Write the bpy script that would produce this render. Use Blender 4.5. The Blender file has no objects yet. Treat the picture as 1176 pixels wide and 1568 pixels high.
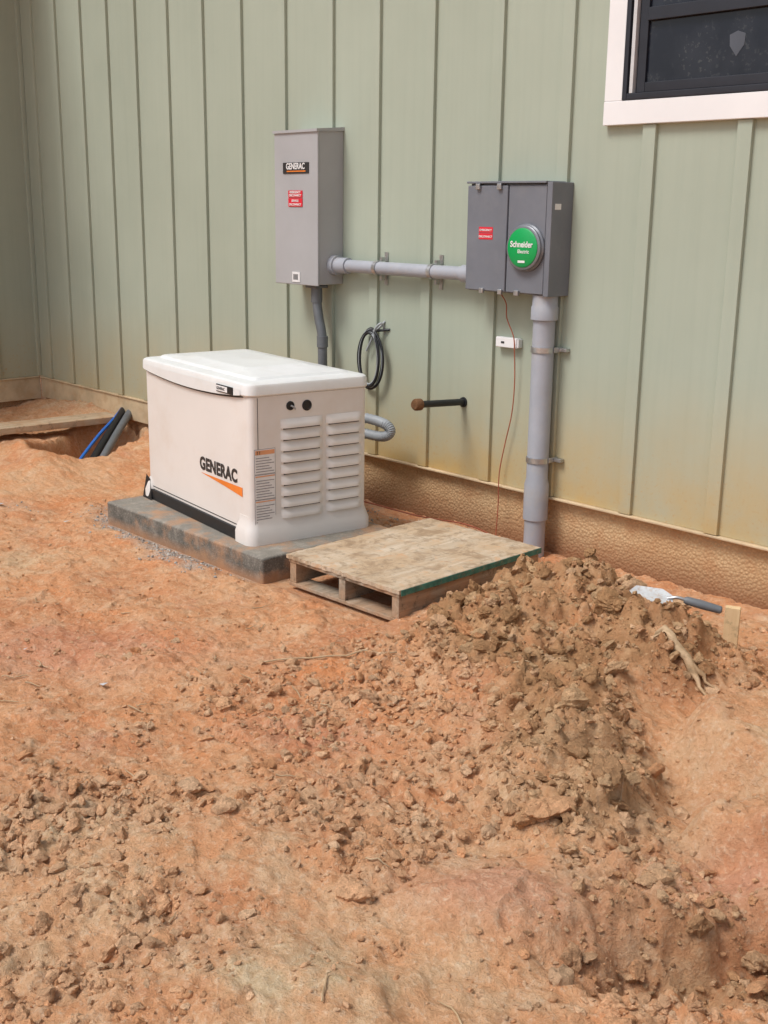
import bpy, bmesh, math, random
import numpy as np
from mathutils import Matrix, Vector
random.seed(7); rng=np.random.default_rng(11)
scene=bpy.context.scene
col=scene.collection
# ------------------------------------------------------------------ materials
def nt(name):
    m=bpy.data.materials.new(name); m.use_nodes=True
    t=m.node_tree; b=t.nodes["Principled BSDF"]; return m,t,b
def noise(t,scale,detail=4,rough=.55,vec=None,dist=0):
    n=t.nodes.new("ShaderNodeTexNoise"); n.inputs["Scale"].default_value=scale
    n.inputs["Detail"].default_value=detail; n.inputs["Roughness"].default_value=rough; n.inputs["Distortion"].default_value=dist
    if vec is not None: t.links.new(vec,n.inputs["Vector"])
    return n.outputs["Fac"]
def ramp(t,fac,stops):
    r=t.nodes.new("ShaderNodeValToRGB"); e=r.color_ramp.elements
    while len(e)<len(stops): e.new(.5)
    for i,(p,c) in enumerate(stops):
        e[i].position=p; e[i].color=(c,c,c,1) if isinstance(c,(int,float)) else (*c,1)
    t.links.new(fac,r.inputs["Fac"]); return r.outputs["Color"]
def mix(t,f,a,b,mode='MIX'):
    n=t.nodes.new("ShaderNodeMix"); n.data_type='RGBA'; n.blend_type=mode
    for s,v in((n.inputs[0],f),(n.inputs[6],a),(n.inputs[7],b)):
        if isinstance(v,(int,float)): s.default_value=v if s==n.inputs[0] else (v,v,v,1)
        elif isinstance(v,tuple): s.default_value=(*v,1)
        else: t.links.new(v,s)
    return n.outputs[2]
def math_(t,op,a,b=None,clamp=False):
    n=t.nodes.new("ShaderNodeMath"); n.operation=op; n.use_clamp=clamp
    for i,v in enumerate((a,b)):
        if v is None: continue
        if isinstance(v,(int,float)): n.inputs[i].default_value=v
        else: t.links.new(v,n.inputs[i])
    return n.outputs[0]
def bump(t,b,h,strength=.3,dist=.01,prev=None):
    n=t.nodes.new("ShaderNodeBump"); n.inputs["Strength"].default_value=strength; n.inputs["Distance"].default_value=dist
    t.links.new(h,n.inputs["Height"])
    if prev is not None: t.links.new(prev,n.inputs["Normal"])
    t.links.new(n.outputs[0],b.inputs["Normal"]); return n.outputs[0]
def pos(t,scale=(1,1,1)):
    g=t.nodes.new("ShaderNodeNewGeometry"); m=t.nodes.new("ShaderNodeMapping"); m.inputs["Scale"].default_value=scale
    t.links.new(g.outputs["Position"],m.inputs["Vector"]); return m.outputs[0],g.outputs["Position"]
def sepz(t,p):
    s=t.nodes.new("ShaderNodeSeparateXYZ"); t.links.new(p,s.inputs[0]); return s.outputs
def maprange(t,v,a,b,c=0,d=1):
    n=t.nodes.new("ShaderNodeMapRange"); n.inputs[1].default_value=a;n.inputs[2].default_value=b;n.inputs[3].default_value=c;n.inputs[4].default_value=d
    t.links.new(v,n.inputs[0]); return n.outputs[0]
def simple(name,c,rough=.5,metal=0,var=.12,vscale=8,bs=0,bscale=200,spec=.5,dirt=None,dirtamt=.5):
    m,t,b=nt(name); v,p=pos(t)
    n=noise(t,vscale,4,.6,v)
    lo=tuple(x*(1-var) for x in c); hi=tuple(min(1,x*(1+var)) for x in c)
    cc=ramp(t,n,[(.3,lo),(.7,hi)])
    if dirt:
        dn=noise(t,vscale*1.7,5,.65,v); f=ramp(t,dn,[(.5,0),(.75,dirtamt)]); cc=mix(t,f,cc,dirt)
    t.links.new(cc,b.inputs["Base Color"])
    b.inputs["Roughness"].default_value=rough; b.inputs["Metallic"].default_value=metal
    b.inputs["Specular IOR Level"].default_value=spec
    if bs: bump(t,b,noise(t,bscale,3,.6,v),bs,.002)
    return m
def m_siding():
    m,t,b=nt("siding_paint"); v,p=pos(t)
    s=sepz(t,p)
    big=noise(t,1.1,4,.6,v)
    base=ramp(t,big,[(.3,(.37,.412,.33)),(.7,(.415,.46,.372))])
    vs,_=pos(t,(30,30,.9)); st=noise(t,1,4,.6,vs)
    base=mix(t,ramp(t,st,[(.45,0),(.75,.14)]),base,(.27,.32,.25))
    up=maprange(t,s[2],.95,.26); up=math_(t,'POWER',math_(t,'MAXIMUM',up,0),1.5)
    mx=maprange(t,s[0],-8,-4.4,.55,1)
    dn=noise(t,2.3,6,.65,v); f=math_(t,'MULTIPLY',math_(t,'MULTIPLY',up,mx),ramp(t,dn,[(.25,.25),(.65,1)]),True)
    base=mix(t,f,base,(.52,.36,.15))
    sp=noise(t,55,3,.6,v); low=maprange(t,s[2],.62,.24)
    base=mix(t,math_(t,'MULTIPLY',ramp(t,sp,[(.58,0),(.70,.55)]),math_(t,'MAXIMUM',low,0)),base,(.47,.26,.10))
    t.links.new(base,b.inputs["Base Color"]); b.inputs["Roughness"].default_value=.62; b.inputs["Specular IOR Level"].default_value=.25
    vg,_=pos(t,(90,90,5)); bump(t,b,noise(t,1,5,.6,vg),.4,.002)
    return m
def m_found():
    m,t,b=nt("stucco_foundation"); v,p=pos(t); s=sepz(t,p)
    n=noise(t,3,5,.6,v); base=ramp(t,n,[(.3,(.54,.33,.165)),(.7,(.64,.45,.25))])
    vo=t.nodes.new("ShaderNodeTexVoronoi"); vo.inputs["Scale"].default_value=75; t.links.new(v,vo.inputs["Vector"])
    base=mix(t,ramp(t,vo.outputs["Distance"],[(.1,.0),(.6,.4)]),base,(.34,.19,.09))
    n2=noise(t,9,5,.65,v); base=mix(t,ramp(t,n2,[(.5,0),(.68,.6)]),base,(.46,.24,.11))
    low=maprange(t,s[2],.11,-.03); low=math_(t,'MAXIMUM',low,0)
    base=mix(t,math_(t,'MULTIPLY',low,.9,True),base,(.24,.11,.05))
    t.links.new(base,b.inputs["Base Color"]); b.inputs["Roughness"].default_value=.85
    inv=math_(t,'SUBTRACT',1,vo.outputs["Distance"]); bump(t,b,inv,.8,.006)
    return m
def m_ground():
    m,t,b=nt("red_clay"); v,p=pos(t)
    a=t.nodes.new("ShaderNodeVertexColor"); a.layer_name="M"
    sc=t.nodes.new("ShaderNodeSeparateColor"); t.links.new(a.outputs["Color"],sc.inputs[0]); R,G,B=sc.outputs; A=a.outputs["Alpha"]
    n1=noise(t,1.6,6,.62,v); n2=noise(t,8,6,.70,v); n3=noise(t,55,5,.75,v); n4=noise(t,3.1,6,.68,v,.3)
    base=ramp(t,n1,[(.30,(.63,.255,.115)),(.5,(.74,.35,.165)),(.72,(.79,.47,.26))])
    base=mix(t,ramp(t,n2,[(.47,0),(.66,.7)]),base,(.80,.54,.33))
    base=mix(t,ramp(t,n4,[(.53,0),(.68,.75)]),base,(.80,.31,.12))
    base=mix(t,ramp(t,n4,[(.32,.45),(.44,0)]),base,(.62,.30,.19))
    base=mix(t,math_(t,'MULTIPLY',A,ramp(t,n2,[(.3,.5),(.6,1)]),True),base,(.66,.27,.17))
    base=mix(t,ramp(t,n3,[(.30,.6),(.46,0)]),base,(.46,.20,.09))
    base=mix(t,ramp(t,n3,[(.52,0),(.70,.7)]),base,(.86,.64,.44))
    br=ramp(t,n2,[(.3,(.35,.185,.085)),(.52,(.50,.275,.13)),(.75,(.68,.43,.23))])
    rm=math_(t,'MULTIPLY',R,ramp(t,n4,[(.3,1.2),(.60,.45)]),True)
    base=mix(t,rm,base,br)
    pm=math_(t,'MULTIPLY',B,ramp(t,n2,[(.35,.3),(.6,1)]),True)
    base=mix(t,pm,base,ramp(t,n3,[(.3,(.60,.40,.21)),(.7,(.84,.67,.45))]))
    gn=noise(t,120,3,.6,v); gm=math_(t,'MULTIPLY',G,ramp(t,n2,[(.36,.35),(.58,.9)]),True)
    base=mix(t,gm,base,ramp(t,gn,[(.35,(.26,.22,.19)),(.65,(.60,.55,.49))]))
    t.links.new(base,b.inputs["Base Color"]); b.inputs["Roughness"].default_value=.93; b.inputs["Specular IOR Level"].default_value=.2
    h=bump(t,b,n3,.9,.018); h=bump(t,b,noise(t,160,4,.75,v),.8,.006,h)
    return m
def m_clod():
    m,t,b=nt("clay_clods"); v,p=pos(t)
    a=t.nodes.new("ShaderNodeVertexColor"); a.layer_name="M"
    n=noise(t,42,5,.75,v); c=mix(t,1.0,a.outputs["Color"],ramp(t,n,[(.3,.72),(.7,1.3)]),'MULTIPLY')
    t.links.new(c,b.inputs["Base Color"]); b.inputs["Roughness"].default_value=.95; b.inputs["Specular IOR Level"].default_value=.15
    h=bump(t,b,n,.9,.022); bump(t,b,noise(t,170,4,.75,v),.9,.007,h); return m
def m_wood(name,c1,c2,axis='y',mud=.6,mudc=(.50,.24,.10),ms=4.5,sp=.7):
    m,t,b=nt(name); sc={'y':(28,2,28),'x':(2,28,28),'z':(28,28,2),'p':(13,1.5,13)}[axis]
    v,p=pos(t,sc); v1,_=pos(t)
    g=noise(t,1,7,.65,v,2.2 if axis=='p' else 1.2); c=ramp(t,g,[(.3,c1),(.7,c2)])
    d=noise(t,ms,7,.7,v1,.3); c=mix(t,ramp(t,d,[(.42,0),(.58,mud)]),c,mudc)
    k=noise(t,23,6,.7,v1); c=mix(t,ramp(t,k,[(.54,0),(.68,sp)]),c,tuple(x*.45 for x in c1))
    if axis=='p':
        e=noise(t,7.5,7,.72,v1,.6); c=mix(t,ramp(t,e,[(.50,0),(.60,.65)]),c,(.30,.20,.12)); c=mix(t,ramp(t,e,[(.34,.7),(.44,0)]),c,(.58,.33,.17))
    t.links.new(c,b.inputs["Base Color"]); b.inputs["Roughness"].default_value=.85; b.inputs["Specular IOR Level"].default_value=.2
    bump(t,b,g,.5,.004); return m
def m_concrete():
    m,t,b=nt("concrete"); v,p=pos(t); s=sepz(t,p)
    n=noise(t,16,6,.7,v); c=ramp(t,n,[(.3,(.06,.058,.05)),(.52,(.15,.14,.12)),(.75,(.36,.33,.28))])
    k=noise(t,120,4,.6,v); c=mix(t,ramp(t,k,[(.55,0),(.7,.5)]),c,(.5,.45,.38))
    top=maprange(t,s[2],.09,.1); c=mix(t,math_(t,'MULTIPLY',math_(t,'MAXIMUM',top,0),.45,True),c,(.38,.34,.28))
    d=noise(t,6,5,.65,v); c=mix(t,ramp(t,d,[(.47,0),(.62,.75)]),c,(.46,.25,.13))
    low=math_(t,'MAXIMUM',maprange(t,s[2],.035,-.01),0); c=mix(t,math_(t,'MULTIPLY',low,.7,True),c,(.42,.22,.11))
    t.links.new(c,b.inputs["Base Color"]); b.inputs["Roughness"].default_value=.85; bump(t,b,k,.8,.006); return m
def m_window():
    m,t,b=nt("window_glass"); v,p=pos(t)
    n=noise(t,70,3,.5,v); n2=noise(t,6,3,.5,v)
    sp=math_(t,'MULTIPLY',ramp(t,n,[(.58,0),(.66,1)]),ramp(t,n2,[(.42,0),(.6,1)]))  # reflected spots painted into the glass colour as noise speckles
    c=mix(t,sp,ramp(t,n2,[(.4,(.012,.014,.022)),(.7,(.025,.028,.038))]),(.055,.058,.062))
    t.links.new(c,b.inputs["Base Color"]); b.inputs["Roughness"].default_value=.12; b.inputs["Specular IOR Level"].default_value=.35; return m
SID=m_siding(); FOU=m_found(); GRO=m_ground(); CLO=m_clod(); CON=m_concrete(); WIN=m_window()
FLASH=simple("mud_stained_trim",(.60,.46,.29),.6,0,.2,5,dirt=(.48,.28,.13),dirtamt=.7)
WHT=simple("white_trim_paint",(.82,.815,.81),.5,0,.04,3)
BLK=simple("black_frame",(.018,.020,.028),.35,0,.2,10)
TRK=simple("window_track",(.6,.6,.6),.4)
GEN=simple("bisque_enclosure",(.745,.71,.67),.42,0,.035,2.2,.12,350,dirt=(.62,.51,.41),dirtamt=.32)
LID=simple("enclosure_lid",(.76,.765,.75),.36,0,.06,3,.10,350,dirt=(.62,.58,.51),dirtamt=.45)
GBK=simple("black_plastic",(.015,.015,.016),.5,0,.2,20)
LVD=simple("louvre_shade_and_seam",(.055,.05,.048),.7)  # dark tone for the painted louvre shadow lines and the corner seam
ORG=simple("orange_print",(.80,.22,.03),.5); BPR=simple("black_print",(.03,.028,.028),.5)
LBW=simple("label_white",(.78,.77,.76),.5,0,.06,60); LBR=simple("label_red",(.66,.02,.04),.45)
LBG=simple("label_grey_print",(.30,.29,.30),.5,0,.3,300); LBO=simple("label_orange",(.72,.33,.16),.5)
TSW=simple("grey_powder_coat",(.40,.40,.405),.5,0,.05,4,.1,400)
MTR=simple("dark_grey_enclosure",(.165,.175,.20),.45,.0,.08,5,.1,400,dirt=(.26,.26,.26),dirtamt=.25)
MTD=simple("dark_grey_ring",(.20,.21,.23),.35,.3,.1,9)
GRN=simple("green_cover",(.0,.34,.08),.4,0,.05,9)
PVC=simple("grey_pvc",(.36,.375,.415),.42,0,.10,6,dirt=(.44,.38,.31),dirtamt=.4)
PVD=simple("dark_grey_pvc",(.14,.15,.16),.45,0,.15,9)
FLX=simple("flex_conduit",(.30,.32,.34),.5,0,.15,10)
GAL=simple("galvanised_steel",(.50,.50,.50),.35,.8,.2,30)
CBK=simple("black_cable",(.012,.013,.016),.45,0,.2,30); CGY=simple("grey_cable",(.33,.35,.36),.5)
CBL=simple("blue_cable",(.02,.16,.60),.45); CRD=simple("red_wire",(.36,.10,.05),.55)
RST=simple("rusty_cap",(.16,.075,.03),.8,.1,.4,60,.5,200)
PLY=m_wood("weathered_plywood",(.42,.32,.22),(.66,.55,.42),'p',.6,(.50,.34,.20),5,.7)
PLT=m_wood("pallet_lumber",(.22,.17,.12),(.46,.38,.29),'y',.4)
BRD=m_wood("muddy_board",(.42,.30,.19),(.64,.50,.35),'y',.5)
STK=m_wood("fresh_lumber",(.66,.46,.25),(.80,.60,.35),'z',.15)
GPT=simple("green_edge_paint",(.035,.17,.135),.6,0,.4,25,dirt=(.4,.25,.13),dirtamt=.5)
TWG=m_wood("dry_twig",(.36,.24,.13),(.60,.45,.29),'x',.2)
GRV=simple("gravel_stone",(.40,.365,.32),.85,0,.5,40,.5,150)
SCR=simple("scrap_metal",(.62,.63,.64),.45,.2,.12,30,dirt=(.45,.25,.12),dirtamt=.8)
ROOF=simple("roof_metal",(.20,.21,.2),.5,.3)
# ------------------------------------------------------------------ helpers
def empty(name,loc=(0,0,0),rz=0):
    e=bpy.data.objects.new(name,None); e.location=loc; e.rotation_euler=(0,0,rz); e.empty_display_size=.1; col.objects.link(e); return e
def mk(name,verts,faces,mat,parent=None,smooth=False,ang=35):
    me=bpy.data.meshes.new(name); me.from_pydata([tuple(map(float,v)) for v in verts],[],faces); me.materials.append(mat)
    if smooth:
        me.polygons.foreach_set("use_smooth",[True]*len(me.polygons)); me.set_sharp_from_angle(angle=math.radians(ang))
    me.update(); o=bpy.data.objects.new(name,me); col.objects.link(o)
    if parent: o.parent=parent
    return o
def bx(x0,x1,y0,y1,z0,z1):
    return [(x0,y0,z0),(x1,y0,z0),(x1,y1,z0),(x0,y1,z0),(x0,y0,z1),(x1,y0,z1),(x1,y1,z1),(x0,y1,z1)],[(0,3,2,1),(4,5,6,7),(0,1,5,4),(1,2,6,5),(2,3,7,6),(3,0,4,7)]
def boxes(name,lst,mat,parent=None,bevel=0,seg=2):
    V=[];Fc=[]
    for b in lst:
        v,f=bx(*b); n=len(V); V+=v; Fc+=[tuple(i+n for i in q) for q in f]
    o=mk(name,V,Fc,mat,parent)
    if bevel:
        md=o.modifiers.new("bev",'BEVEL'); md.width=bevel; md.segments=seg; md.limit_method='ANGLE'
        o.data.polygons.foreach_set("use_smooth",[True]*len(o.data.polygons))
        o.modifiers.new("wn",'WEIGHTED_NORMAL')
    return o
def tube(name,pts,r,mat,parent=None,seg=20,rads=None,cap=True):
    P=[Vector(p) for p in pts]; V=[];Fc=[]; n=len(P)
    up=None
    for i,p in enumerate(P):
        t=(P[min(i+1,n-1)]-P[max(i-1,0)]).normalized()
        if up is None:
            a=Vector((0,0,1)) if abs(t.z)<.9 else Vector((1,0,0)); up=(a-t*a.dot(t)).normalized()
        else: up=(up-t*up.dot(t)).normalized()
        s=t.cross(up); rr=rads[i] if rads else r
        for k in range(seg):
            a=2*math.pi*k/seg; V.append(p+(up*math.cos(a)+s*math.sin(a))*rr)
    for i in range(n-1):
        for k in range(seg):
            a=i*seg+k; b=i*seg+(k+1)%seg; Fc.append((a,b,b+seg,a+seg))
    if cap:
        Fc.append(tuple(range(seg))[::-1]); Fc.append(tuple((n-1)*seg+k for k in range(seg)))
    return mk(name,V,Fc,mat,parent,True,50)
def stepped(name,base,axis,prof,mat,parent=None,seg=32):
    ax=Vector(axis).normalized()
    a=Vector((0,0,1)) if abs(ax.z)<.9 else Vector((1,0,0)); up=(a-ax*a.dot(ax)).normalized(); s=ax.cross(up)
    V=[];Fc=[]; B=Vector(base)
    for d,r in prof:
        for k in range(seg):
            an=2*math.pi*k/seg; V.append(B+ax*d+(up*math.cos(an)+s*math.sin(an))*r)
    n=len(prof)
    for i in range(n-1):
        for k in range(seg):
            a=i*seg+k; b=i*seg+(k+1)%seg; Fc.append((a,b,b+seg,a+seg))
    Fc.append(tuple(range(seg))[::-1]); Fc.append(tuple((n-1)*seg+k for k in range(seg)))
    return mk(name,V,Fc,mat,parent,True,40)
def smoothpath(pts,n=8):
    P=[Vector(p) for p in pts]; out=[]
    for i in range(len(P)-1):
        p0=P[max(i-1,0)];p1=P[i];p2=P[i+1];p3=P[min(i+2,len(P)-1)]
        for k in range(n):
            t=k/n; out.append(.5*((2*p1)+(p2-p0)*t+(2*p0-5*p1+4*p2-p3)*t*t+(3*p1-p0-3*p2+p3)*t**3))
    out.append(P[-1]); return out
def rr(hx,hy,r,z,cx=0,cy=0,n=6):
    o=[]
    for sx,sy,a0 in((1,1,0),(-1,1,90),(-1,-1,180),(1,-1,270)):
        for k in range(n+1):
            a=math.radians(a0+90*k/n); o.append((cx+sx*(hx-r)+r*math.cos(a),cy+sy*(hy-r)+r*math.sin(a),z))
    return o
def loft(name,rings,mat,parent=None,n=6,ang=30):
    V=[];Fc=[]; m=4*(n+1)
    for R in rings: V+=rr(*R,n=n)
    for i in range(len(rings)-1):
        for k in range(m):
            a=i*m+k; b=i*m+(k+1)%m; Fc.append((a,b,b+m,a+m))
    Fc.append(tuple(range(m))[::-1]); Fc.append(tuple((len(rings)-1)*m+k for k in range(m)))
    return mk(name,V,Fc,mat,parent,True,ang)
def text(name,s,size,loc,mat,parent=None,face='-y',bold=.0,sx=1.0,align='LEFT'):
    cu=bpy.data.curves.new(name+"_c",'FONT'); cu.body=s; cu.size=size; cu.extrude=.0004; cu.offset=bold; cu.align_x=align
    if bold>.002: cu.space_character=1.07
    ob=bpy.data.objects.new(name+"_t",cu); col.objects.link(ob); bpy.context.view_layer.update()
    me=bpy.data.meshes.new_from_object(ob.evaluated_get(bpy.context.evaluated_depsgraph_get()))
    bpy.data.objects.remove(ob); me.materials.clear(); me.materials.append(mat)
    o=bpy.data.objects.new(name,me); col.objects.link(o); o.parent=parent; o.location=loc; o.scale=(sx,1,1)
    o.rotation_euler=(math.radians(90),0,math.radians(90) if face=='+x' else 0); return o
# ------------------------------------------------------------------ noise (numpy)
def h2(ix,iy,s):
    n=(ix*374761393+iy*668265263+s*982451653)&0xffffffff
    n=((n^(n>>13))*1274126177)&0xffffffff
    return ((n^(n>>16))&0xffffff)/float(0xffffff)
def vn(x,y,s=0):
    ix=np.floor(x).astype(np.int64); iy=np.floor(y).astype(np.int64); fx=x-ix; fy=y-iy
    fx=fx**3*(fx*(fx*6-15)+10); fy=fy**3*(fy*(fy*6-15)+10)
    a=h2(ix,iy,s);b=h2(ix+1,iy,s);c=h2(ix,iy+1,s);d=h2(ix+1,iy+1,s)
    return (a*(1-fx)+b*fx)*(1-fy)+(c*(1-fx)+d*fx)*fy*1.0
def fbm(x,y,s=0,o=5,g=.5):
    r=0;a=1;t=0
    for i in range(o):
        ca,sa=math.cos(.6*i),math.sin(.6*i)
        r=r+a*vn((x*ca-y*sa)*2**i,(x*sa+y*ca)*2**i,s+i*17); t+=a; a*=g
    return r/t*2-1
def worley(x,y,s):
    ix=np.floor(x).astype(np.int64); iy=np.floor(y).astype(np.int64); best=np.full(x.shape,9.); rv=np.zeros(x.shape); bx_=np.zeros(x.shape); by_=np.zeros(x.shape)
    for dx in(-1,0,1):
        for dy in(-1,0,1):
            cx=ix+dx;cy=iy+dy; px=cx+h2(cx,cy,s)*.9; py=cy+h2(cx,cy,s+5)*.9
            d=np.hypot(x-px,y-py); m=d<best; best=np.where(m,d,best); rv=np.where(m,h2(cx,cy,s+9),rv)
            bx_=np.where(m,x-px,bx_); by_=np.where(m,y-py,by_)
    return best,rv,bx_,by_
def crumb(x,y,cell,s):
    wx=x+.45*cell*fbm(x/cell*1.3,y/cell*1.3,s+3,3); wy=y+.45*cell*fbm(x/cell*1.3+9,y/cell*1.3,s+4,3)
    d,r,dx,dy=worley(wx/cell,wy/cell,s); e=np.clip((.62-d)*3.2,0,1)
    a=r*37.0; tilt=.9*(dx*np.cos(a)+dy*np.sin(a))
    return e*(.2+.8*r)*(1+tilt)*cell*.42
def G(x,y,cx,cy,sx,sy=None,rot=0):
    sy=sy or sx; c,s=math.cos(rot),math.sin(rot); dx=x-cx; dy=y-cy
    u=(dx*c+dy*s)/sx; v=(-dx*s+dy*c)/sy; return np.exp(-.5*(u*u+v*v))
def plat(x,y,cx,cy,rx,ry,rot,soft,seed):
    c,s=math.cos(rot),math.sin(rot); dx=x-cx+.07*fbm(x*5,y*5,seed,5); dy=y-cy+.07*fbm(x*5+7,y*5,seed+1,5)
    u=(dx*c+dy*s)/rx; v=(-dx*s+dy*c)/ry; d=np.sqrt(u*u+v*v); t=np.clip((1+soft/2-d)/soft,0,1); return t*t*(3-2*t)
def rect(x,y,x0,x1,y0,y1,w=.04):
    f=lambda t:1/(1+np.exp(-np.clip(t,-30,30)))
    return f((x-x0)/w*3)*f((x1-x)/w*3)*f((y-y0)/w*3)*f((y1-y)/w*3)
PILES=[(-2.68,-.78,.26,.19,0,.115),(-2.30,-.84,.26,.18,0,.085),(-2.02,-.92,.22,.18,0,.06),(-2.62,-1.22,.26,.20,.4,.085),(-2.2,-1.38,.32,.26,.8,.085),(-1.88,-1.74,.24,.22,-.8,.06),(-1.62,-2.0,.16,.18,0,.05)]
def masks(x,y):
    warp=.16*fbm(x*3,y*3,77,4); X=x+warp; Y=y+.16*fbm(x*3+5,y*3,78,4)
    brown=np.clip(1.6*G(X,Y,-2.66,-.80,.30,.24)+1.3*G(X,Y,-2.15,-.92,.30,.18)+1.2*G(X,Y,-2.62,-1.22,.26,.18)+1.3*G(X,Y,-2.2,-1.38,.30,.22,-.8)+1.1*G(X,Y,-1.9,-1.72,.26,.18,-.8)+1.0*G(X,Y,-1.58,-2.02,.2)+.45*G(X,Y,-2.95,-1.75,.3,.12,.9)+1.0*G(X,Y,-1.02,-2.10,.36,.13,.75)-.28,0,1)
    patch=np.clip(.85+1.9*fbm(x*3.2,y*3.2,91,3),.35,1.25)
    clod=np.clip(brown*1.0+patch*(1.1*G(X,Y,-2.3,-1.85,.40,.34)+1.2*G(X,Y,-2.36,-3.02,.30,.26)+.8*G(X,Y,-3.0,-1.92,.34,.13,.9)+.95*G(X,Y,-1.85,-2.2,.38,.28)+.6*G(X,Y,-1.15,-2.55,.35)+.42)
        -.70*G(X,Y,-2.0,-2.72,.15,.13)-.75*G(X,Y,-1.55,-2.92,.15,.12)-.8*G(X,Y,-1.47,-2.42,.17,.08,.7)-.75*G(X,Y,-1.40,-1.30,.24,.18)+.35*G(X,Y,-7.2,-.2,.8,.3)-.16-.34*rect(x,y,-20,-3.0,-20,-1.2,.3),0,1)
    grav=np.clip(1.3*rect(X,Y,-5.15,-3.8,-1.49,-1.32,.09)+.8*rect(X,Y,-3.9,-3.70,-1.3,-.1,.1)+.7*G(X,Y,-5.25,-1.28,.14,.12)+.35*rect(X,Y,-5.2,-3.4,-.6,0,.2)+.5*G(X,Y,-5.9,-1.75,.3,.1,.5)-.15,0,1)
    pale=np.clip(.9*G(X,Y,-4.75,-2.05,.22,.13,.8)+.8*G(X,Y,-2.38,-3.05,.32,.25)+1.2*G(X,Y,-1.62,-2.95,.14,.08,.7)+.8*G(X,Y,-7.6,.0,.6,.15)+.40*G(X,Y,-1.85,-2.2,.38)+.45*G(X,Y,-1.4,-1.35,.3)+.3*G(X,Y,-1.3,-2.6,.4)-.08,0,1)
    return brown,clod,grav,pale
def Hh(x,y,detail=True):
    br,cl,gr,pa=masks(x,y)
    near=rect(x,y,-9.5,1,-4.5,1,.5)
    h=.028*fbm(x*1.1,y*1.1,1,4)+.020*fbm(x*4,y*4,2,4)
    nz=1+.40*fbm(x*6,y*6,8,4)
    for cx,cy,sx,sy,ro,a in PILES: h=h+a*G(x,y,cx,cy,sx,sy,ro)*nz
    h=h+.14*plat(x,y,-1.38,-1.20,.38,.26,.7,.40,51)+.10*plat(x,y,-1.20,-1.64,.27,.12,.75,.32,55)+.05*plat(x,y,-.95,-1.75,.3,.2,.7,.4,57)
    h=h-.17*plat(x,y,-.93,-2.06,.50,.15,.80,.55,59)*nz-.07*G(x,y,-1.60,-1.62,.20,.06,-.9)*nz
    h=h+.07*G(x,y,-2.02,-2.72,.20,.15,.7)+.06*G(x,y,-1.55,-2.95,.17,.12,.7)+.07*G(x,y,-1.48,-2.43,.18,.1,.7)+.04*G(x,y,-2.4,-3.05,.25,.2)
    h=h+.03*G(x,y,-2.9,-1.95,.3,.12,.9)
    u=x*.78+y*.62; rut=np.sin(u*9+2*fbm(x*1.3,y*1.3,5,3)); h=h+.009*rut*rect(x,y,-6.5,-3.1,-3.4,-1.5,.4)
    h=h-.06*G(x,np.minimum(y,-.07),x,-.07,1,.13)*rect(x,y,-5.5,.5,-1,.3,.2)
    h=h-.48*plat(x,y,-6.88,-.48,.54,.25,-.85,.55,61)
    h=h+.10*G(x,y,-7.9,-.05,.5,.13)+.05*G(x,y,-6.35,-.35,.2,.15)+.08*G(x,y,-6.6,-1.0,.40,.10,-.3)
    flat=np.clip(rect(x,y,-5.16,-3.76,-1.43,-.60,.05)+rect(x,y,-3.76,-3.08,-1.36,-.42,.04),0,1)
    h=h*(1-flat)-.018*flat
    if detail:
        nr=rect(x,y,-3.6,-.3,-4,-.9,.5)
        h=h+(1-flat)*near*(cl*(.85*crumb(x,y,.17,19)*br+1.0*crumb(x,y,.10,20)*br+.9*crumb(x,y,.065,21)+.8*crumb(x+3,y,.036,22))+(.18+.20*nr+.65*cl)*.8*crumb(x,y+7,.021,23)+.38*nr*(1-cl)*crumb(x+2,y+1,.045,24)+(.006+.005*cl)*fbm(x*26,y*26,31,3)+.009*fbm(x*11,y*11,33,3))
        d,r,_,_=worley((x+.1*fbm(x*6,y*6,41,3))*5,(y+.1*fbm(x*6,y*6,42,3))*5,43)
        h=h+(1-flat)*near*.014*r*(1-cl)
        pn=np.clip(fbm(x*9,y*9,95,3)*3-.3,0,1); h=h+(1-flat)*near*(1-cl)*.010*pn
    return h
# ------------------------------------------------------------------ ground
def axis(a,b,fine,outer_lo,outer_hi,mid_lo,midstep):
    f=list(np.arange(a,b,fine)); lo=list(np.arange(mid_lo,a,midstep)) if mid_lo<a else []
    L=[];s=midstep;p=mid_lo if mid_lo<a else a
    while p>outer_lo: s*=1.25; p-=s; L.append(p)
    R=[];s=fine;p=b
    while p<outer_hi: s*=1.18; p+=s; R.append(p)
    return np.array(L[::-1]+lo+f+R)
xs=axis(-5.4,-.70,.0075,-80,80,-9.2,.022); ys=axis(-3.65,.04,.0075,-80,80,-3.66,.02)
XX,YY=np.meshgrid(xs,ys); ZZ=Hh(XX,YY); br,cl,gr,pa=masks(XX,YY)
rd=np.clip(1.3*G(XX,YY,-1.50,-2.42,.17,.09,.7)+.8*G(XX,YY,-1.2,-1.95,.2,.1,.7)+.6*G(XX,YY,-2.5,-2.2,.2,.1,.5)+.7*G(XX,YY,-3.6,-2.4,.5,.2,.8)-.1,0,1)
nx,ny=len(xs),len(ys); co=np.stack([XX,YY,ZZ],-1).reshape(-1,3).astype(np.float32)
idx=np.arange(nx*ny).reshape(ny,nx); Q=np.stack([idx[:-1,:-1],idx[:-1,1:],idx[1:,1:],idx[1:,:-1]],-1).reshape(-1,4)
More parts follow.
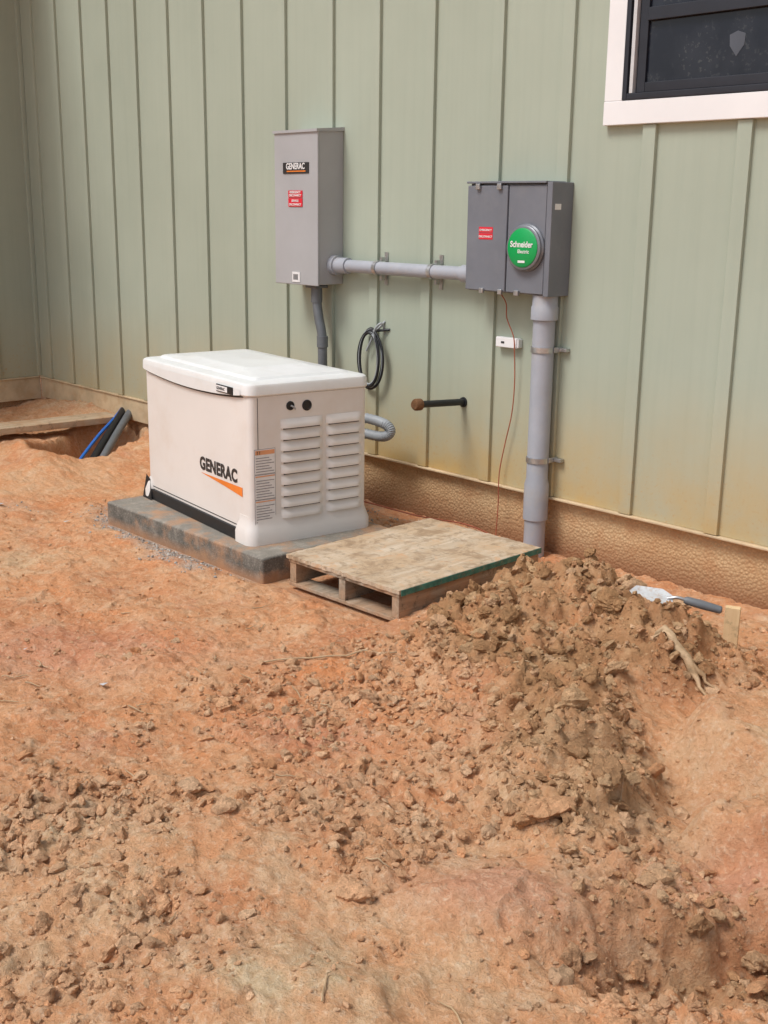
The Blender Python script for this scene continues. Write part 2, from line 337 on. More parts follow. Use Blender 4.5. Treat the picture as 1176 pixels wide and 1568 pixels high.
def npmesh(name,co,Q,mat,cols=None,smooth=True):
    me=bpy.data.meshes.new(name); k=Q.shape[1]
    me.vertices.add(len(co)); me.vertices.foreach_set("co",co.astype(np.float32).ravel())
    me.loops.add(Q.size); me.loops.foreach_set("vertex_index",Q.astype(np.int32).ravel())
    me.polygons.add(len(Q)); me.polygons.foreach_set("loop_start",np.arange(0,Q.size,k,dtype=np.int32))
    me.polygons.foreach_set("loop_total",np.full(len(Q),k,dtype=np.int32))
    me.update(calc_edges=True); me.polygons.foreach_set("use_smooth",np.full(len(Q),smooth))
    if cols is not None:
        a=me.color_attributes.new("M",'FLOAT_COLOR','POINT'); a.data.foreach_set("color",cols.astype(np.float32).ravel())
    me.materials.append(mat); me.validate(); o=bpy.data.objects.new(name,me); col.objects.link(o); return o
npmesh("ground",co,Q,GRO,np.stack([br,gr,pa,rd],-1).reshape(-1,4))
# ------------------------------------------------------------------ clods
def ico(sub):
    bm=bmesh.new(); bmesh.ops.create_icosphere(bm,subdivisions=sub,radius=1)
    v=np.array([q.co[:] for q in bm.verts]); f=np.array([[q.index for q in p.verts] for p in bm.faces]); bm.free(); return v,f
def rocks(sub,n,nplanes=9):
    v,f=ico(sub); out=[]
    for i in range(n):
        d=rng.normal(size=(nplanes,3)); d/=np.linalg.norm(d,axis=1)[:,None]; off=rng.uniform(.45,.95,nplanes)
        c=v@d.T; r=np.where(c>.05,off/np.maximum(c,.05),9).min(1); r=np.minimum(r,1.25)
        s=int(rng.integers(0,999)); r=r*(1+.32*fbm(v[:,0]*1.7+s,v[:,1]*1.7+v[:,2]*2.1,s,4)+.20*fbm(v[:,2]*4+s,v[:,0]*4+v[:,1]*3,s+3,4,.65))
        out.append(v*r[:,None])
    return out,f
def scatter(P,S,C,sub,ntemp,sink=.25,flat=(.5,.95)):
    T,f=rocks(sub,ntemp); nv=len(T[0]); N=len(P); co=np.empty((N,nv,3)); cc=np.ones((N,nv,4))
    z=Hh(P[:,0],P[:,1])
    for i in range(N):
        q=rng.normal(size=4); q/=np.linalg.norm(q); a,b,c,d=q
        M=np.array([[a*a+b*b-c*c-d*d,2*(b*c-a*d),2*(b*d+a*c)],[2*(b*c+a*d),a*a-b*b+c*c-d*d,2*(c*d-a*b)],[2*(b*d-a*c),2*(c*d+a*b),a*a-b*b-c*c+d*d]])
        v=T[i%ntemp]*np.array([1,rng.uniform(.6,1),rng.uniform(*flat)])@M.T; v[:,2]*=.8
        co[i]=v*S[i]+np.array([P[i,0],P[i,1],z[i]+S[i]*sink]); cc[i,:,:3]=C[i]
    F=(f[None]+(np.arange(N)*nv)[:,None,None]).reshape(-1,3)
    return co.reshape(-1,3),F,cc.reshape(-1,4)
def sample(n,smin,smax,power,which,box=(-5.5,-.4,-3.9,-.15)):
    P=rng.uniform((box[0],box[2]),(box[1],box[3]),(n,2)); b,c,g,p=masks(P[:,0],P[:,1])
    keep=rng.uniform(size=n)<which(b,c,g,p)
    x,y=P[:,0],P[:,1]
    keep&=~((x>-5.14)&(x<-3.78)&(y>-1.41)&(y<-.6)); keep&=~((x>-3.76)&(x<-2.98)&(y>-1.38)&(y<-.4))
    keep&=~((np.hypot(x,y+4.2)<.9)); keep&=~(np.hypot(x+2.02,y+.68)<.09)
    P=P[keep]; b,c,g,p=b[keep],c[keep],g[keep],p[keep]; m=len(P)
    u=rng.uniform(size=m); S=(smin**-power+(smax**-power-smin**-power)*u)**(-1/power)
    br=np.array([.45,.25,.12]);br2=np.array([.62,.39,.21]); og=np.array([.74,.36,.17]); tn=np.array([.78,.51,.31])
    k=rng.uniform(size=(m,1)); bb=np.clip(b*1.2,0,1)[:,None]*np.where(rng.uniform(size=(m,1))<.25,.3,1.0); C=np.where(k<.5,br,br2)*bb+(1-bb)*(og*(1-k)+tn*k)
    C=C*(1-.5*p[:,None])+tn*.5*p[:,None]; C=C*rng.uniform(.85,1.1,(m,1)); return P,S,np.clip(C,0,.85)
parts=[]
P,S,C=sample(1900,.024,.072,1.7,lambda b,c,g,p:np.clip(b*1.0-.10,0,1)*.8); parts.append(scatter(P,S,C,4,12,.15))
P,S,C=sample(520,.022,.045,1.6,lambda b,c,g,p:np.clip(c*.6-.08,0,1)); parts.append(scatter(P,S,C,4,12,.1))
P,S,C=sample(18000,.009,.032,1.9,lambda b,c,g,p:np.clip(c*.85-.04,0,1)); parts.append(scatter(P,S,C,3,14,.15))
P,S,C=sample(52000,.0035,.012,1.6,lambda b,c,g,p:np.clip(c*.7+.08,0,1)); parts.append(scatter(P,S,C,2,12,.25))
off=0;cs=[];fs=[];ks=[]
for a,b,c in parts: cs.append(a); fs.append(b+off); ks.append(c); off+=len(a)
clo=npmesh("dirt_clods",np.concatenate(cs),np.concatenate(fs),CLO,np.concatenate(ks))
clo.data.set_sharp_from_angle(angle=math.radians(36))
P=rng.uniform((-5.7,-1.85),(-3.3,-.05),(12000,2)); g=masks(P[:,0],P[:,1])[2]; k=rng.uniform(size=len(P))<g*.7
k&=~((P[:,0]>-5.12)&(P[:,0]<-3.78)&(P[:,1]>-1.39)&(P[:,1]<-.6)); k&=~((P[:,0]>-3.76)&(P[:,0]<-3.02)&(P[:,1]>-1.36)&(P[:,1]<-.4)); P=P[k]
a,b,c=scatter(P,rng.uniform(.003,.009,len(P)),np.ones((len(P),3)),2,8,.25); npmesh("gravel",a,b,GRV)
# ------------------------------------------------------------------ house
house=empty("house")
BT=[-8.3,-7.95,-7.6,-7.25,-6.90,-6.527,-6.145,-5.76,-5.355,-4.95,-4.586,-4.196,-3.759,-3.356,-2.911,-2.474]+[-2.05+.42*i for i in range(14)]
TOP=4.0; bw=.064; bl=[(-8.52,4.2,0,.14,.238,TOP)]
for x in BT:
    if -3.1<x<-1.95: bl+= [(x-bw,x,-.019,.004,.240,1.888),(x-bw,x,-.019,.004,2.93,TOP)]
    else: bl.append((x-bw,x,-.019,.004,.240,TOP))
boxes("siding_wall",bl,SID,house,.002,1)
bl=[(-8.66,-8.52,-6,.14,.238,TOP)]
for i in range(14): y=-.33-.4*i; bl.append((-8.524,-8.501,y-bw,y,.240,TOP))
bl.append((-8.5195,-8.49,-.03,-.001,.24,TOP))
boxes("wing_wall",bl,SID,house,.002,1)
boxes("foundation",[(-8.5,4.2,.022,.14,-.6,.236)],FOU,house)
boxes("wing_foundation",[(-8.66,-8.54,-6,.0,-.6,.236)],FOU,house)
boxes("base_trim",[(-8.49,-4.9,-.012,.021,.075,.226),(-8.49,4.2,-.022,.021,.2265,.2375),(-8.539,-8.508,-6,-.013,.06,.226),(-8.539,-8.498,-6,-.023,.2265,.2375)],FLASH,house,.002,1)
mk("roof",[(-8.7,-.5,4.02),(4.6,-.5,4.02),(4.6,5,5.6),(-8.7,5,5.6),(-8.7,-.5,4.16),(4.6,-.5,4.16),(4.6,5,5.74),(-8.7,5,5.74)],bx(0,1,0,1,0,1)[1],ROOF,house)
boxes("roof_wing",[(-13,-8.2,-6.3,-.52,4.02,4.16)],ROOF,house)
boxes("eave_trim",[(-8.19,4.6,-.53,-.502,3.98,4.18)],WHT,house)
boxes("end_wall",[(4.06,4.2,.141,5,.0,TOP)],SID,house)
# window
X0,X1,Z0,Z1=-3.17,-1.98,1.89,2.93; T=.09
boxes("window_trim",[(X0,X0+T,-.030,.004,Z0+.0955,Z1-T),(X1-T,X1,-.030,.004,Z0+.0955,Z1-T),(X0,X1,-.032,.004,Z0,Z0+.095),(X0,X1,-.032,.004,Z1-T+.001,Z1)],WHT,house,.003)
fx0,fx1,fz0,fz1=X0+T+.001,X1-T-.001,Z0+.096,Z1-T-.001
boxes("window_frame",[(fx0,fx0+.022,-.034,.002,fz0,fz1),(fx1-.03,fx1,-.038,.002,fz0,fz1),(fx0+.0225,fx1-.0305,-.034,.002,fz0,fz0+.026),(fx0+.0225,fx1-.0305,-.034,.002,fz1-.03,fz1),
 (fx0+.060,fx0+.100,-.020,.002,fz0+.027,fz1-.031),(fx1-.08,fx1-.045,-.026,.002,fz0+.029,fz1-.031),(fx0+.1005,fx1-.0805,-.020,.002,fz0+.027,fz0+.066),(fx0+.1005,fx1-.0805,-.030,.002,2.285,2.335),(fx0+.1005,fx1-.0805,-.021,.002,fz1-.07,fz1-.031)],BLK,house,.0025)
boxes("window_track",[(fx0+.0225,fx0+.0595,-.008,.001,fz0+.027,fz1-.031)],BLK,house)
boxes("window_track_strip",[(fx0+.034,fx0+.050,-.032,-.0085,fz0+.027,fz1-.031)],TRK,house)
boxes("window_glass",[(fx0+.101,fx1-.081,-.008,.001,fz0+.067,2.284),(fx0+.101,fx1-.081,-.008,.001,2.336,fz1-.071)],WIN,house)
sx,sz=-2.575,2.165; sh=[(-.034,.035),(0,.047),(.034,.035),(.031,-.005),(0,-.045),(-.031,-.005)]
mk("security_sticker",[(sx+a,-.0095,sz+b) for a,b in sh],[tuple(range(6))[::-1]],simple("sticker_grey",(.08,.09,.11),.4),house)
# ------------------------------------------------------------------ transfer switch
ts=empty("transfer_switch_box",(-5.06,0,1.14)); w=.18;h=.805;d=.18
boxes("enclosure",[(-w,w,-d+.012,-.001,0,h-.012)],TSW,ts,.004)
boxes("front_cover",[(-w-.004,w+.004,-d-.002,-d+.0118,-.006,h-.014)],TSW,ts,.004)
mk("rain_cap",[(-w-.008,-d-.010,h-.022),(w+.008,-d-.010,h-.022),(w+.008,0,h-.0115),(-w-.008,0,h-.0115),(-w-.008,-d-.010,h-.008),(w+.008,-d-.010,h-.008),(w+.008,0,h+.008),(-w-.008,0,h+.008)],bx(0,1,0,1,0,1)[1],TSW,ts)
f=-d-.004
boxes("nameplate",[(-.105,.115,f-.002,f+.0015,.575,.632)],BPR,ts,.001,1)
text("nameplate_text","GENERAC",.044,(-.075,f-.0032,.598),LBW,ts,bold=.0012,sx=.80)
boxes("nameplate_stripe",[(-.07,.09,f-.0034,f-.0021,.584,.590)],ORG,ts)
boxes("warning_label",[(-.06,.06,f-.0016,f+.001,.452,.488),(-.06,.06,f-.0016,f+.001,.405,.448)],LBR,ts)
for i,(s,z) in enumerate((("EMERGENCY",.474),("DISCONNECT",.458),("SERVICE",.430),("DISCONNECT",.411))): text("warning_text_%d"%i,s,.0155,(0,f-.003,z),LBW,ts,align='CENTER',bold=.0004,sx=1.05)
boxes("barcode_label",[(-.03,.035,f-.0016,f+.001,.008,.062)],LBW,ts); boxes("barcode_bars",[(-.02+.006*i,-.017+.006*i,f-.0026,f-.0017,.02,.05) for i in range(7)],BPR,ts)
boxes("bottom_hub",[(.03,.12,-.145,-.055,-.022,-.0065)],PVD,ts,.004)
# ------------------------------------------------------------------ meter socket
ms=empty("electric_meter_box",(-3.58,0,1.175)); w=.245;h=.485;d=.14
boxes("enclosure",[(-w,w,-d+.01,-.001,0,h-.004)],MTR,ms,.004)
boxes("left_door",[(-w-.003,-.004,-d-.008,-d+.0095,.004,h-.012)],MTR,ms,.004)
boxes("right_cover",[(.000,w-.028,-d-.003,-d+.0095,.004,h-.012)],MTR,ms,.004)
boxes("side_flange",[(w-.024,w+.006,-d-.006,-.0015,-.004,h+.002)],MTR,ms,.003)
boxes("rain_cap",[(-w-.006,w-.026,-d-.014,0,h-.0035,h+.006)],MTR,ms,.002)
boxes("latches",[(-.19,-.165,-d-.022,-d-.0085,h-.03,h-.004),(-.06,-.035,-d-.022,-d-.0085,h-.03,h-.004),(-.15,-.125,-d-.022,-d-.0085,-.008,.016),(-.035,-.012,-d-.022,-d-.0085,-.008,.016),(.06,.085,-d-.018,-d-.0035,-.008,.016)],GAL,ms,.003)
stepped("meter_ring",(.118,-d-.0035,.205),(0,-1,0),[(0,.104),(.010,.104),(.016,.098),(.026,.098),(.030,.093),(.030,.086)],MTD,ms,48)
stepped("meter_cover",(.118,-d-.030,.205),(0,-1,0),[(0,.0855),(.006,.0855),(.010,.079),(.012,.02)],GRN,ms,48)
text("brand_text","Schneider",.036,(.118,-d-.0426,.208),LBW,ms,align='CENTER',bold=.0009,sx=.90)
text("brand_text_small","Electric",.022,(.130,-d-.0426,.182),LBW,ms,align='CENTER',bold=.0003)
boxes("cover_mark",[(.10,.14,-d-.0425,-d-.0415,.140,.150)],LBW,ms)
boxes("red_label",[(-.17,-.085,-d-.0095,-d-.0075,.235,.262),(-.17,-.085,-d-.0095,-d-.0075,.265,.290)],LBR,ms)
for i,(s,z) in enumerate((("EMERGENCY",.272),("DISCONNECT",.243))): text("red_text_%d"%i,s,.013,(-.1275,-d-.0105,z),LBW,ms,align='CENTER',bold=.0002)
boxes("side_tag",[(w+.0063,w+.008,-.125,-.085,.37,.395)],LBW,ms)
# ------------------------------------------------------------------ conduits
hc=empty("horizontal_conduit"); yc,zc=-.065,1.243
stepped("pipe",(-4.88,yc,zc),(1,0,0),[(0,.052),(.035,.052),(.036,.042),(.12,.042),(.121,.033),(.96,.033),(.961,.042),(1.06,.042)],PVC,hc)
def strap(x,z,r,horizontal,par,tag):
    n=14; V=[];Fc=[]
    for k in range(n+1):
        a=math.pi*k/n
        for rr_ in (r+.001,r+.004):
            for s in(-.012,.012):
                if horizontal: V.append((x+s,yc-math.sin(a)*rr_,z+math.cos(a)*rr_))
                else: V.append((x+math.cos(a)*rr_,yc-math.sin(a)*rr_,z+s))
    for k in range(n):
        b=k*4; c=b+4; Fc+=[(b,b+1,c+1,c),(b+2,c+2,c+3,b+3),(b,c,c+2,b+2),(b+1,b+3,c+3,c+1)]
    mk("strap_"+tag,V,Fc,GAL,par,True)
    if horizontal: boxes("strap_tabs_"+tag,[(x-.012,x+.012,-.062,-.001,z+r-.001,z+r+.004),(x-.012,x+.012,-.062,-.001,z-r-.004,z-r+.001),(x-.012,x+.012,-.006,-.002,z+r+.004,z+r+.045),(x-.012,x+.012,-.006,-.002,z-r-.055,z-r-.004),(x-.008,x+.008,-.045,-.02,z+r+.004,z+r+.02),(x-.008,x+.008,-.045,-.02,z-r-.03,z-r-.004)],GAL,par)
    else: boxes("strap_tabs_"+tag,[(x+r-.001,x+r+.004,-.062,-.001,z-.012,z+.012),(x-r-.004,x-r+.001,-.062,-.001,z-.012,z+.012),(x+r+.004,x+r+.045,-.03,-.002,z-.008,z+.008)],GAL,par,.002)
strap(-4.53,zc,.034,True,hc,"a"); strap(-4.13,zc,.034,True,hc,"b")
vc=empty("meter_riser_conduit"); vx=-3.40; yc=-.075
stepped("pipe",(vx,yc,-.3),(0,0,1),[(0,.050),(.32,.050),(.43,.050),(.435,.058),(.60,.058),(.63,.0505),(1.36,.0505),(1.365,.062),(1.42,.062),(1.425,.058),(1.474,.058)],PVC,vc)
strap(vx,.93,.052,False,vc,"a"); strap(vx,.42,.052,False,vc,"b")
c2=empty("transfer_switch_conduit")
tube("pipe",smoothpath([(-4.985,-.1,1.118),(-4.985,-.1,1.05),(-4.965,-.1,.95),(-4.94,-.1,.86),(-4.935,-.1,.7),(-4.935,-.1,.3),(-4.935,-.1,-.2)]),.026,PVD,c2)
tube("coupling",[(-4.936,-.1,.80),(-4.936,-.1,.86)],.031,PVD,c2); tube("neck",[(-4.985,-.1,1.04),(-4.985,-.1,1.119)],.031,PVD,c2)
fl=empty("flexible_conduit")
pts=smoothpath([(-5.0,-.40,.30),(-4.9,-.34,.40),(-4.7,-.26,.465),(-4.5,-.2,.48),(-4.36,-.17,.465),(-4.315,-.16,.43),(-4.36,-.17,.395),(-4.5,-.2,.40),(-4.7,-.28,.43),(-4.85,-.36,.44),(-4.95,-.45,.44)],14)
tube("corrugated_hose",pts,.025,FLX,fl,16,[.0255+(.0022 if i%2 else -.0012) for i in range(len(pts))])
stub=empty("pipe_stub",(-3.955,0,.61))
stepped("pipe",(0,.02,0),(0,-1,.06),[(0,.017),(.33,.017)],CBK,stub); stepped("cap",(0,-.30,.019),(0,-1,.06),[(0,.022),(.005,.029),(.035,.029),(.045,.022)],RST,stub)
stepped("collar",(0,-.001,0),(0,-1,.06),[(0,.026),(.008,.024)],CBK,stub)
cc=empty("cable_coil",(-4.60,-.03,.765))
for tag,mt,r,nl,ox in(("black_cable",CBK,.0065,4,0),("grey_cable",CGY,.0065,2,.01)):
    pts=[];N=nl*22
    for i in range(N+1):
        a=2*math.pi*i/22; q=i/22
        rx=.085+.012*math.sin(q*2.1+ox*90); rz=.145+.012*math.cos(q*1.7+ox*50)
        pts.append((rx*math.cos(a+1.2)+.006*math.sin(q*3),-.012-.008*(q%3),rz*math.sin(a+1.2)+.05*rx*math.cos(a)))
    pts=[(.06,.03,.20) if tag!="black_cable" else (.10,.03,.16)]+pts
    tube(tag,smoothpath(pts,2),r,mt,cc,8)
tube("hook_cable",smoothpath([(.06,.035,.13),(.07,0,.19),(.045,-.02,.17),(.02,-.02,.12),(-.03,-.02,.04)],6),.006,CGY,cc,8)
wb=empty("junction_box",(-3.66,0,.935)); boxes("body",[(-.065,.065,-.035,-.001,-.024,.024)],WHT,wb,.004); boxes("end_cap",[(.066,.074,-.03,-.002,-.02,.02)],WHT,wb,.002)
boxes("print",[(-.03,-.01,-.0362,-.0352,-.005,.005)],BPR,wb)
gw=empty("ground_wire")
tube("wire",smoothpath([(-3.66,-.10,1.18),(-3.655,-.05,1.12),(-3.66,-.035,1.05),(-3.615,-.035,.97),(-3.60,-.04,.90),(-3.60,-.03,.75),(-3.61,-.03,.6),(-3.645,-.03,.45),(-3.67,-.035,.3),(-3.665,-.04,.15),(-3.665,-.05,-.03)],6),.0028,CRD,gw,6)
tube("ground_run",smoothpath([(-3.665,-.05,-.02),(-3.8,-.12,.03),(-4.1,-.16,.02),(-4.5,-.2,.03),(-4.9,-.3,.05)],6),.004,CRD,gw,6)
# ------------------------------------------------------------------ generator
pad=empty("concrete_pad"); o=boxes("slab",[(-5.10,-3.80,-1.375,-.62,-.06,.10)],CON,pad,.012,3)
g=empty("standby_generator",(-4.475,-.925,.1),math.radians(-7.2))
hx,hy=.535,.305
loft("body",[(hx,hy,.03,.055),(hx,hy,.03,.655)],GEN,g)
loft("lid_shadow_gap",[(hx-.006,hy-.006,.03,.650),(hx-.006,hy-.006,.03,.672)],GBK,g)
lx=-.008
loft("lid",[(hx-.01,hy-.01,.04,.661,lx),(hx+.012,hy+.010,.045,.657,lx),(hx+.017,hy+.014,.05,.663,lx),(hx+.015,hy+.013,.05,.697,lx),(hx+.011,hy+.010,.048,.706,lx),(hx+.003,hy+.002,.045,.7115,lx),
 (hx-.012,hy-.012,.04,.714,lx),(hx-.055,hy-.05,.03,.717,lx),(hx-.066,hy-.062,.03,.727,lx),(hx-.075,hy-.072,.03,.7295,lx),(hx-.25,hy-.13,.02,.7345,lx-.02),(hx-.262,hy-.142,.02,.740,lx-.02),(hx-.275,hy-.155,.02,.741,lx-.02)],LID,g,8,22)
n=24;V=[];Fc=[]
for i in range(n+1):
    x=-.50+.98*i/n; zl=.660-.028*math.sin(math.pi*i/n)**.8
    V+=[(x,-hy-.0155,.685),(x,-hy-.0165,zl),(x,-hy-.006,zl-.002),(x,-hy+.002,zl)]
for i in range(n):
    for k in range(3): Fc.append((i*4+k,i*4+k+1,i*4+k+5,i*4+k+4))
mk("front_lip",V,Fc,LID,g,True)
tube("front_lip_shadow_line",[(-.50+.98*i/n,-hy-.001,.654-.028*math.sin(math.pi*i/n)**.8) for i in range(n+1)],.005,GBK,g,8)  # black tube drawn as the shadow gap under the lid lip
boxes("badge",[(.27,.42,-hy-.021,-hy-.0168,.652,.686)],GBK,g,.003); boxes("badge_inner",[(.275,.375,-hy-.0225,-hy-.0213,.657,.681)],LBW,g)
text("badge_text","GENERAC",.018,(.279,-hy-.0234,.663),BPR,g,sx=.95)
boxes("base_tray",[(-.50,.44,-hy-.012,hy+.012,0,.054)],GBK,g,.004)
loft("end_skirt",[(.085,hy+.022,.05,0.0,hx-.065,0),(.085,hy+.022,.05,.045,hx-.065,0),(.078,hy+.014,.05,.075,hx-.068,0),(.069,hy+.003,.04,.10,hx-.066,0),(.067,hy+.0015,.035,.125,hx-.066,0)],GEN,g,8,60)
loft("end_skirt_far",[(.04,hy+.022,.03,0.0,-hx+.02,0),(.04,hy+.022,.03,.045,-hx+.02,0),(.035,hy+.010,.03,.085,-hx+.025,0),(.03,hy+.001,.025,.11,-hx+.029,0)],GEN,g,6,60)
mk("far_foot_plate",[(-.56,-hy-.024,.0),(-.46,-hy-.024,.0),(-.50,-hy-.006,.10),(-.545,-hy-.006,.12)],[(0,1,2,3)],GBK,g)
boxes("panel_seams",[(-hx+.03,hx-.03,-hy-.0012,-hy+.001,.066,.070)],GBK,g)
boxes("corner_seam",[(hx-.0007,hx+.0009,-hy+.036,-hy+.0385,.12,.65)],LVD,g)
def louvre(y0,y1,z,hh=.040):
    n=14;m=6;V=[];Fc=[]
    for i in range(n+1):
        u=i/n; y=y0+(y1-y0)*u; e=min(1,min(u,1-u)*7)**.5
        for k in range(m+1):
            t=k/m; zz=z+hh*(1-t); pr=(.016*math.sin(math.pi*.5*min(1,t*1.25))**1.2)*e
            V.append((hx+pr+.0008,y,zz))
        V.append((hx-.004,y,z))
    k_=m+2
    for i in range(n):
        for k in range(k_-1): Fc.append((i*k_+k,i*k_+k+1,(i+1)*k_+k+1,(i+1)*k_+k))
    return V,Fc
V=[];Fc=[];dk=[]
for j in range(9):
    z=.105+j*.0505
    for y0,y1 in((-.155,.062),(.080,.272)):
        v,f=louvre(y0,y1,z); n=len(V); V+=v; Fc+=[tuple(i+n for i in q) for q in f]
        dk.append((hx-.002,hx+.0010,y0+.014,y1-.014,z-.0075,z+.001))
mk("end_louvres",V,Fc,GEN,g,True,50); boxes("louvre_shadow_strips",dk,LVD,g)  # dark strips stand in for the shadow line beneath each louvre
for i,(y,z,r) in enumerate(((-.105,.605,.020),(-.020,.600,.024))):
    stepped("port_%d"%i,(hx-.002,y,z),(1,0,0),[(0,r),(.006,r),(.008,r*.8),(.004,r*.7),(.004,.004)],GBK,g,24)
tube("latch_clip",smoothpath([(hx+.006,-.105,.606),(hx+.012,-.095,.600),(hx+.012,-.085,.590)],4),.004,CGY,g,6)
for i,(z0,z1) in enumerate(((.318,.425),(.205,.312),(.092,.199))):
    boxes("label_%d_edge"%i,[(hx+.0002,hx+.0010,-.2875,-.1825,z0-.0025,z1+.0025)],LBG,g)
    boxes("label_%d"%i,[(hx+.0003,hx+.0016,-.285,-.185,z0,z1)],LBW,g)
    boxes("label_%d_lines"%i,[(hx+.0017,hx+.0022,-.280,-.190-.012*((k*7)%3),z0+.008+k*.012,z0+.012+k*.012) for k in range(6 if i==0 else 7)],LBG,g)
    boxes("label_%d_head"%i,[(hx+.0017,hx+.0024,-.283,-.187,z1-.022 if i==0 else z1-.008,z1-.003)],LBO,g)
text("label_mark","! !",.02,(hx+.0026,-.275,.405),BPR,g,'+x',.0005)
text("logo_text","GENERAC",.080,(.052,-hy-.0012,.262),BPR,g,bold=.0036,sx=.96)
mk("logo_stripe",[(.06,-hy-.0016,.243),(.46,-hy-.0016,.247),(.46,-hy-.0016,.205),(.30,-hy-.0016,.222)],[(0,3,2,1)],ORG,g)
# ------------------------------------------------------------------ pallet
p=empty("wooden_pallet",(-3.38,-.875,0),math.radians(2)); a,b=.325,.43
boxes("stringers",[(-a+.004,-a+.042,-b,b,.016,.103),(-.019,.019,-b,b,.016,.103),(a-.042,a-.004,-b,b,.016,.103)],PLT,p,.002)
boxes("bottom_boards",[(-a,a,-b-.003,-b+.085,.0,.0155),(-a,a,-.05,.045,.0,.0155),(-a,a,b-.09,b,.0,.0155)],PLT,p,.002)
boxes("deck_boards",[(-a,a,-b-.004+.107*i,-b+.086+.107*i,.1035,.1195) for i in range(8)],PLT,p,.002)
nn=40;V=[];Fc=[]
ring=[]
for k in range(nn): ring.append((-a-.006+(2*a+.012)*k/nn,-b-.010+random.uniform(-.005,.005)))
for k in range(nn): ring.append((a+.006+random.uniform(-.001,.001),-b-.01+(2*b+.012)*k/nn))
for k in range(nn): ring.append((a+.006-(2*a+.012)*k/nn,b+.002+random.uniform(-.004,.004)))
for k in range(nn): ring.append((-a-.006+random.uniform(-.003,.003),b+.002-(2*b+.012)*k/nn))
m=len(ring); V=[(x,y,.120) for x,y in ring]+[(x,y,.136) for x,y in ring]
Fc=[(k,(k+1)%m,m+(k+1)%m,m+k) for k in range(m)]+[tuple(range(m))[::-1],tuple(range(m,2*m))]
mk("plywood_deck",V,Fc,PLY,p)
boxes("green_edge",[(a+.0075,a+.010,-b,b,.112,.135)],GPT,p)
# ------------------------------------------------------------------ left trench items
tb=empty("trench_board",(-7.33,-.62,.085),math.radians(-4)); boxes("plank",[(-.11,.11,-.85,.55,-.022,.022)],BRD,tb,.004)
tp=empty("trench_pipes")
for i,(dx,r,mt,q) in enumerate(((0,.026,CBK,0),(.085,.026,PVD,.02),(-.02,.011,CBL,-.035))):
    e=-.08 if i==2 else 0
    tube("pipe_%d"%i,smoothpath([(-7.30+dx,.03,.14-q*.3),(-7.18+dx,-.10+e*.1,.09-q*.3),(-6.98+dx+e*.2,-.32+e*.4,.00-q*.6),(-6.72+dx+e*.3,-.60+e*.6,-.12-q),(-6.58+dx+e*.3,-.75+e,-.22-q),(-6.4+dx+e*.3,-.95+e,-.36-q)],8),r,mt,tp,14)
# ------------------------------------------------------------------ debris
def gz(x,y): return float(Hh(np.array([x]),np.array([y]))[0])
def gmax(x,y,r=.06):
    a=np.linspace(-r,r,9); X,Y=np.meshgrid(x+a,y+a); return float(np.percentile(Hh(X,Y),85))
st=empty("wooden_stake",(-2.02,-.63,gz(-2.02,-.63)+.01),math.radians(25)); 
boxes("post",[(-.026,.026,-.016,.016,-.15,.15)],STK,st,.002)
tr=empty("garden_trowel",(-2.12,-.90,gmax(-2.12,-.90,.1)+.012)); tr.rotation_euler=(.30,.16,math.radians(33))
mk("blade",[(-.13,0,.0),(-.11,-.035,.004),(-.02,-.045,.008),(.02,-.02,.006),(.02,.02,.006),(-.02,.045,.008),(-.11,.035,.004),(-.07,0,-.006)],[(7,0,1),(7,1,2),(7,2,3),(7,3,4),(7,4,5),(7,5,6),(7,6,0)],SCR,tr,True,60)
tube("shank",smoothpath([(.0,0,.004),(.03,0,.018),(.06,0,.016)],4),.006,GAL,tr,8)
stepped("handle",(.055,0,.016),(1,0,-.05),[(0,.010),(.01,.014),(.06,.016),(.11,.014),(.125,.014),(.13,.009)],PVD,tr,14)
rt=empty("dry_bark_strip")
for i,(A,B_) in enumerate((((-2.05,-1.08),(-1.78,-1.12)),((-2.02,-1.11),(-1.82,-1.07)))):
    pts=[]
    for k in range(11):
        t=k/10; x=A[0]+(B_[0]-A[0])*t+random.uniform(-.010,.010); y=A[1]+(B_[1]-A[1])*t+random.uniform(-.010,.010); pts.append((x,y,gmax(x,y,.02)+.006))
    tube("strand_%d"%i,pts,.01,TWG,rt,8,[.012*math.sin(math.pi*(.12+.8*k/10))*random.uniform(.6,1.3) for k in range(11)])
tw=empty("twigs")
for i in range(46):
    x=random.uniform(-4.2,-1.0); y=random.uniform(-3.2,-1.0)
    if -3.9<x<-3.0 and y>-1.5: continue
    L=random.uniform(.03,.09); an=random.uniform(0,math.pi); pts=[]
    for k in range(5):
        t=k/4-.5; px=x+math.cos(an)*L*t; py=y+math.sin(an)*L*t+random.uniform(-.004,.004); pts.append((px,py,gz(px,py)+.007))
    tube("twig_%d"%i,pts,.002,TWG,tw,5,[.0026,.0024,.0022,.0018,.001])
pts=[]
for k in range(9):
    t=k/8; x=-3.0+.27*t; y=-1.98+.38*t; pts.append((x,y,gmax(x,y,.02)+.006))
tube("long_twig",pts,.0035,TWG,tw,6)
lt=empty("litter")
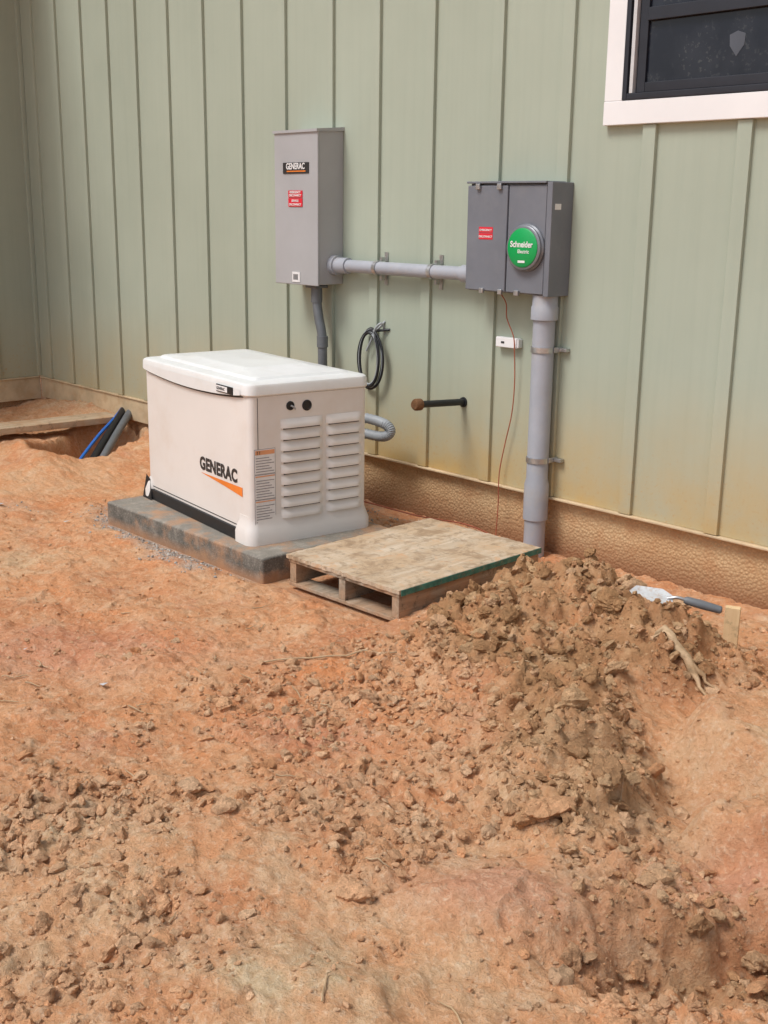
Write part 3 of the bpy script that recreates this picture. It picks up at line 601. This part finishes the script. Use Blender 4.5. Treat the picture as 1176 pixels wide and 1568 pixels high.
for i,(x,y,s) in enumerate(((-3.24,-2.45,.018),(-5.75,-1.65,.035),(-3.7,-2.5,.012),(-2.1,-.70,.025),(-2.35,-.55,.02),(-5.2,-1.55,.02),(-1.2,-2.3,.010))):
    z=gz(x,y)+.008
    V=[(x-s,y-.3*s,z),(x+.8*s,y-.5*s,z+.006),(x+s,y+.5*s,z+.012),(x-.4*s,y+.6*s,z+.003)]
    mk("scrap_%d"%i,V,[(0,1,2,3)],SCR,lt)
# ------------------------------------------------------------------ light, world, camera
sd=bpy.data.lights.new("sun",'SUN'); sd.energy=2.1; sd.angle=math.radians(20); sd.color=(1,.99,.975)
so=bpy.data.objects.new("sun",sd); col.objects.link(so)
D=Vector((-.15,-.66,1.0)).normalized(); so.rotation_euler=D.to_track_quat('Z','Y').to_euler()
w=bpy.data.worlds.new("World"); scene.world=w; w.use_nodes=True; t=w.node_tree; bg=t.nodes["Background"]
sky=t.nodes.new("ShaderNodeTexSky"); sky.sky_type='NISHITA'; sky.sun_disc=False
sky.sun_elevation=math.asin(D.z); sky.sun_rotation=math.atan2(D.x,D.y); sky.dust_density=3; sky.air_density=1
hs=t.nodes.new("ShaderNodeHueSaturation"); hs.inputs["Saturation"].default_value=.6
t.links.new(sky.outputs[0],hs.inputs["Color"]); t.links.new(hs.outputs[0],bg.inputs["Color"]); bg.inputs["Strength"].default_value=.15
yaw,pi_,ro=math.radians(47.16),math.radians(14.63),math.radians(.74)
f=Vector((-math.sin(yaw)*math.cos(pi_),math.cos(yaw)*math.cos(pi_),-math.sin(pi_))); r=Vector((math.cos(yaw),math.sin(yaw),0)); u=r.cross(f)
r2=math.cos(ro)*r+math.sin(ro)*u; u2=-math.sin(ro)*r+math.cos(ro)*u
cam=bpy.data.cameras.new("camera"); cam.sensor_fit='VERTICAL'; cam.sensor_height=24; cam.lens=1779/1568*24; cam.clip_end=500
co_=bpy.data.objects.new("camera",cam); col.objects.link(co_)
M=Matrix((( r2.x,u2.x,-f.x,0),(r2.y,u2.y,-f.y,-4.2),(r2.z,u2.z,-f.z,1.54),(0,0,0,1))); co_.matrix_world=M
scene.camera=co_
scene.view_settings.view_transform='Standard'; scene.view_settings.look='None'; scene.view_settings.exposure=0
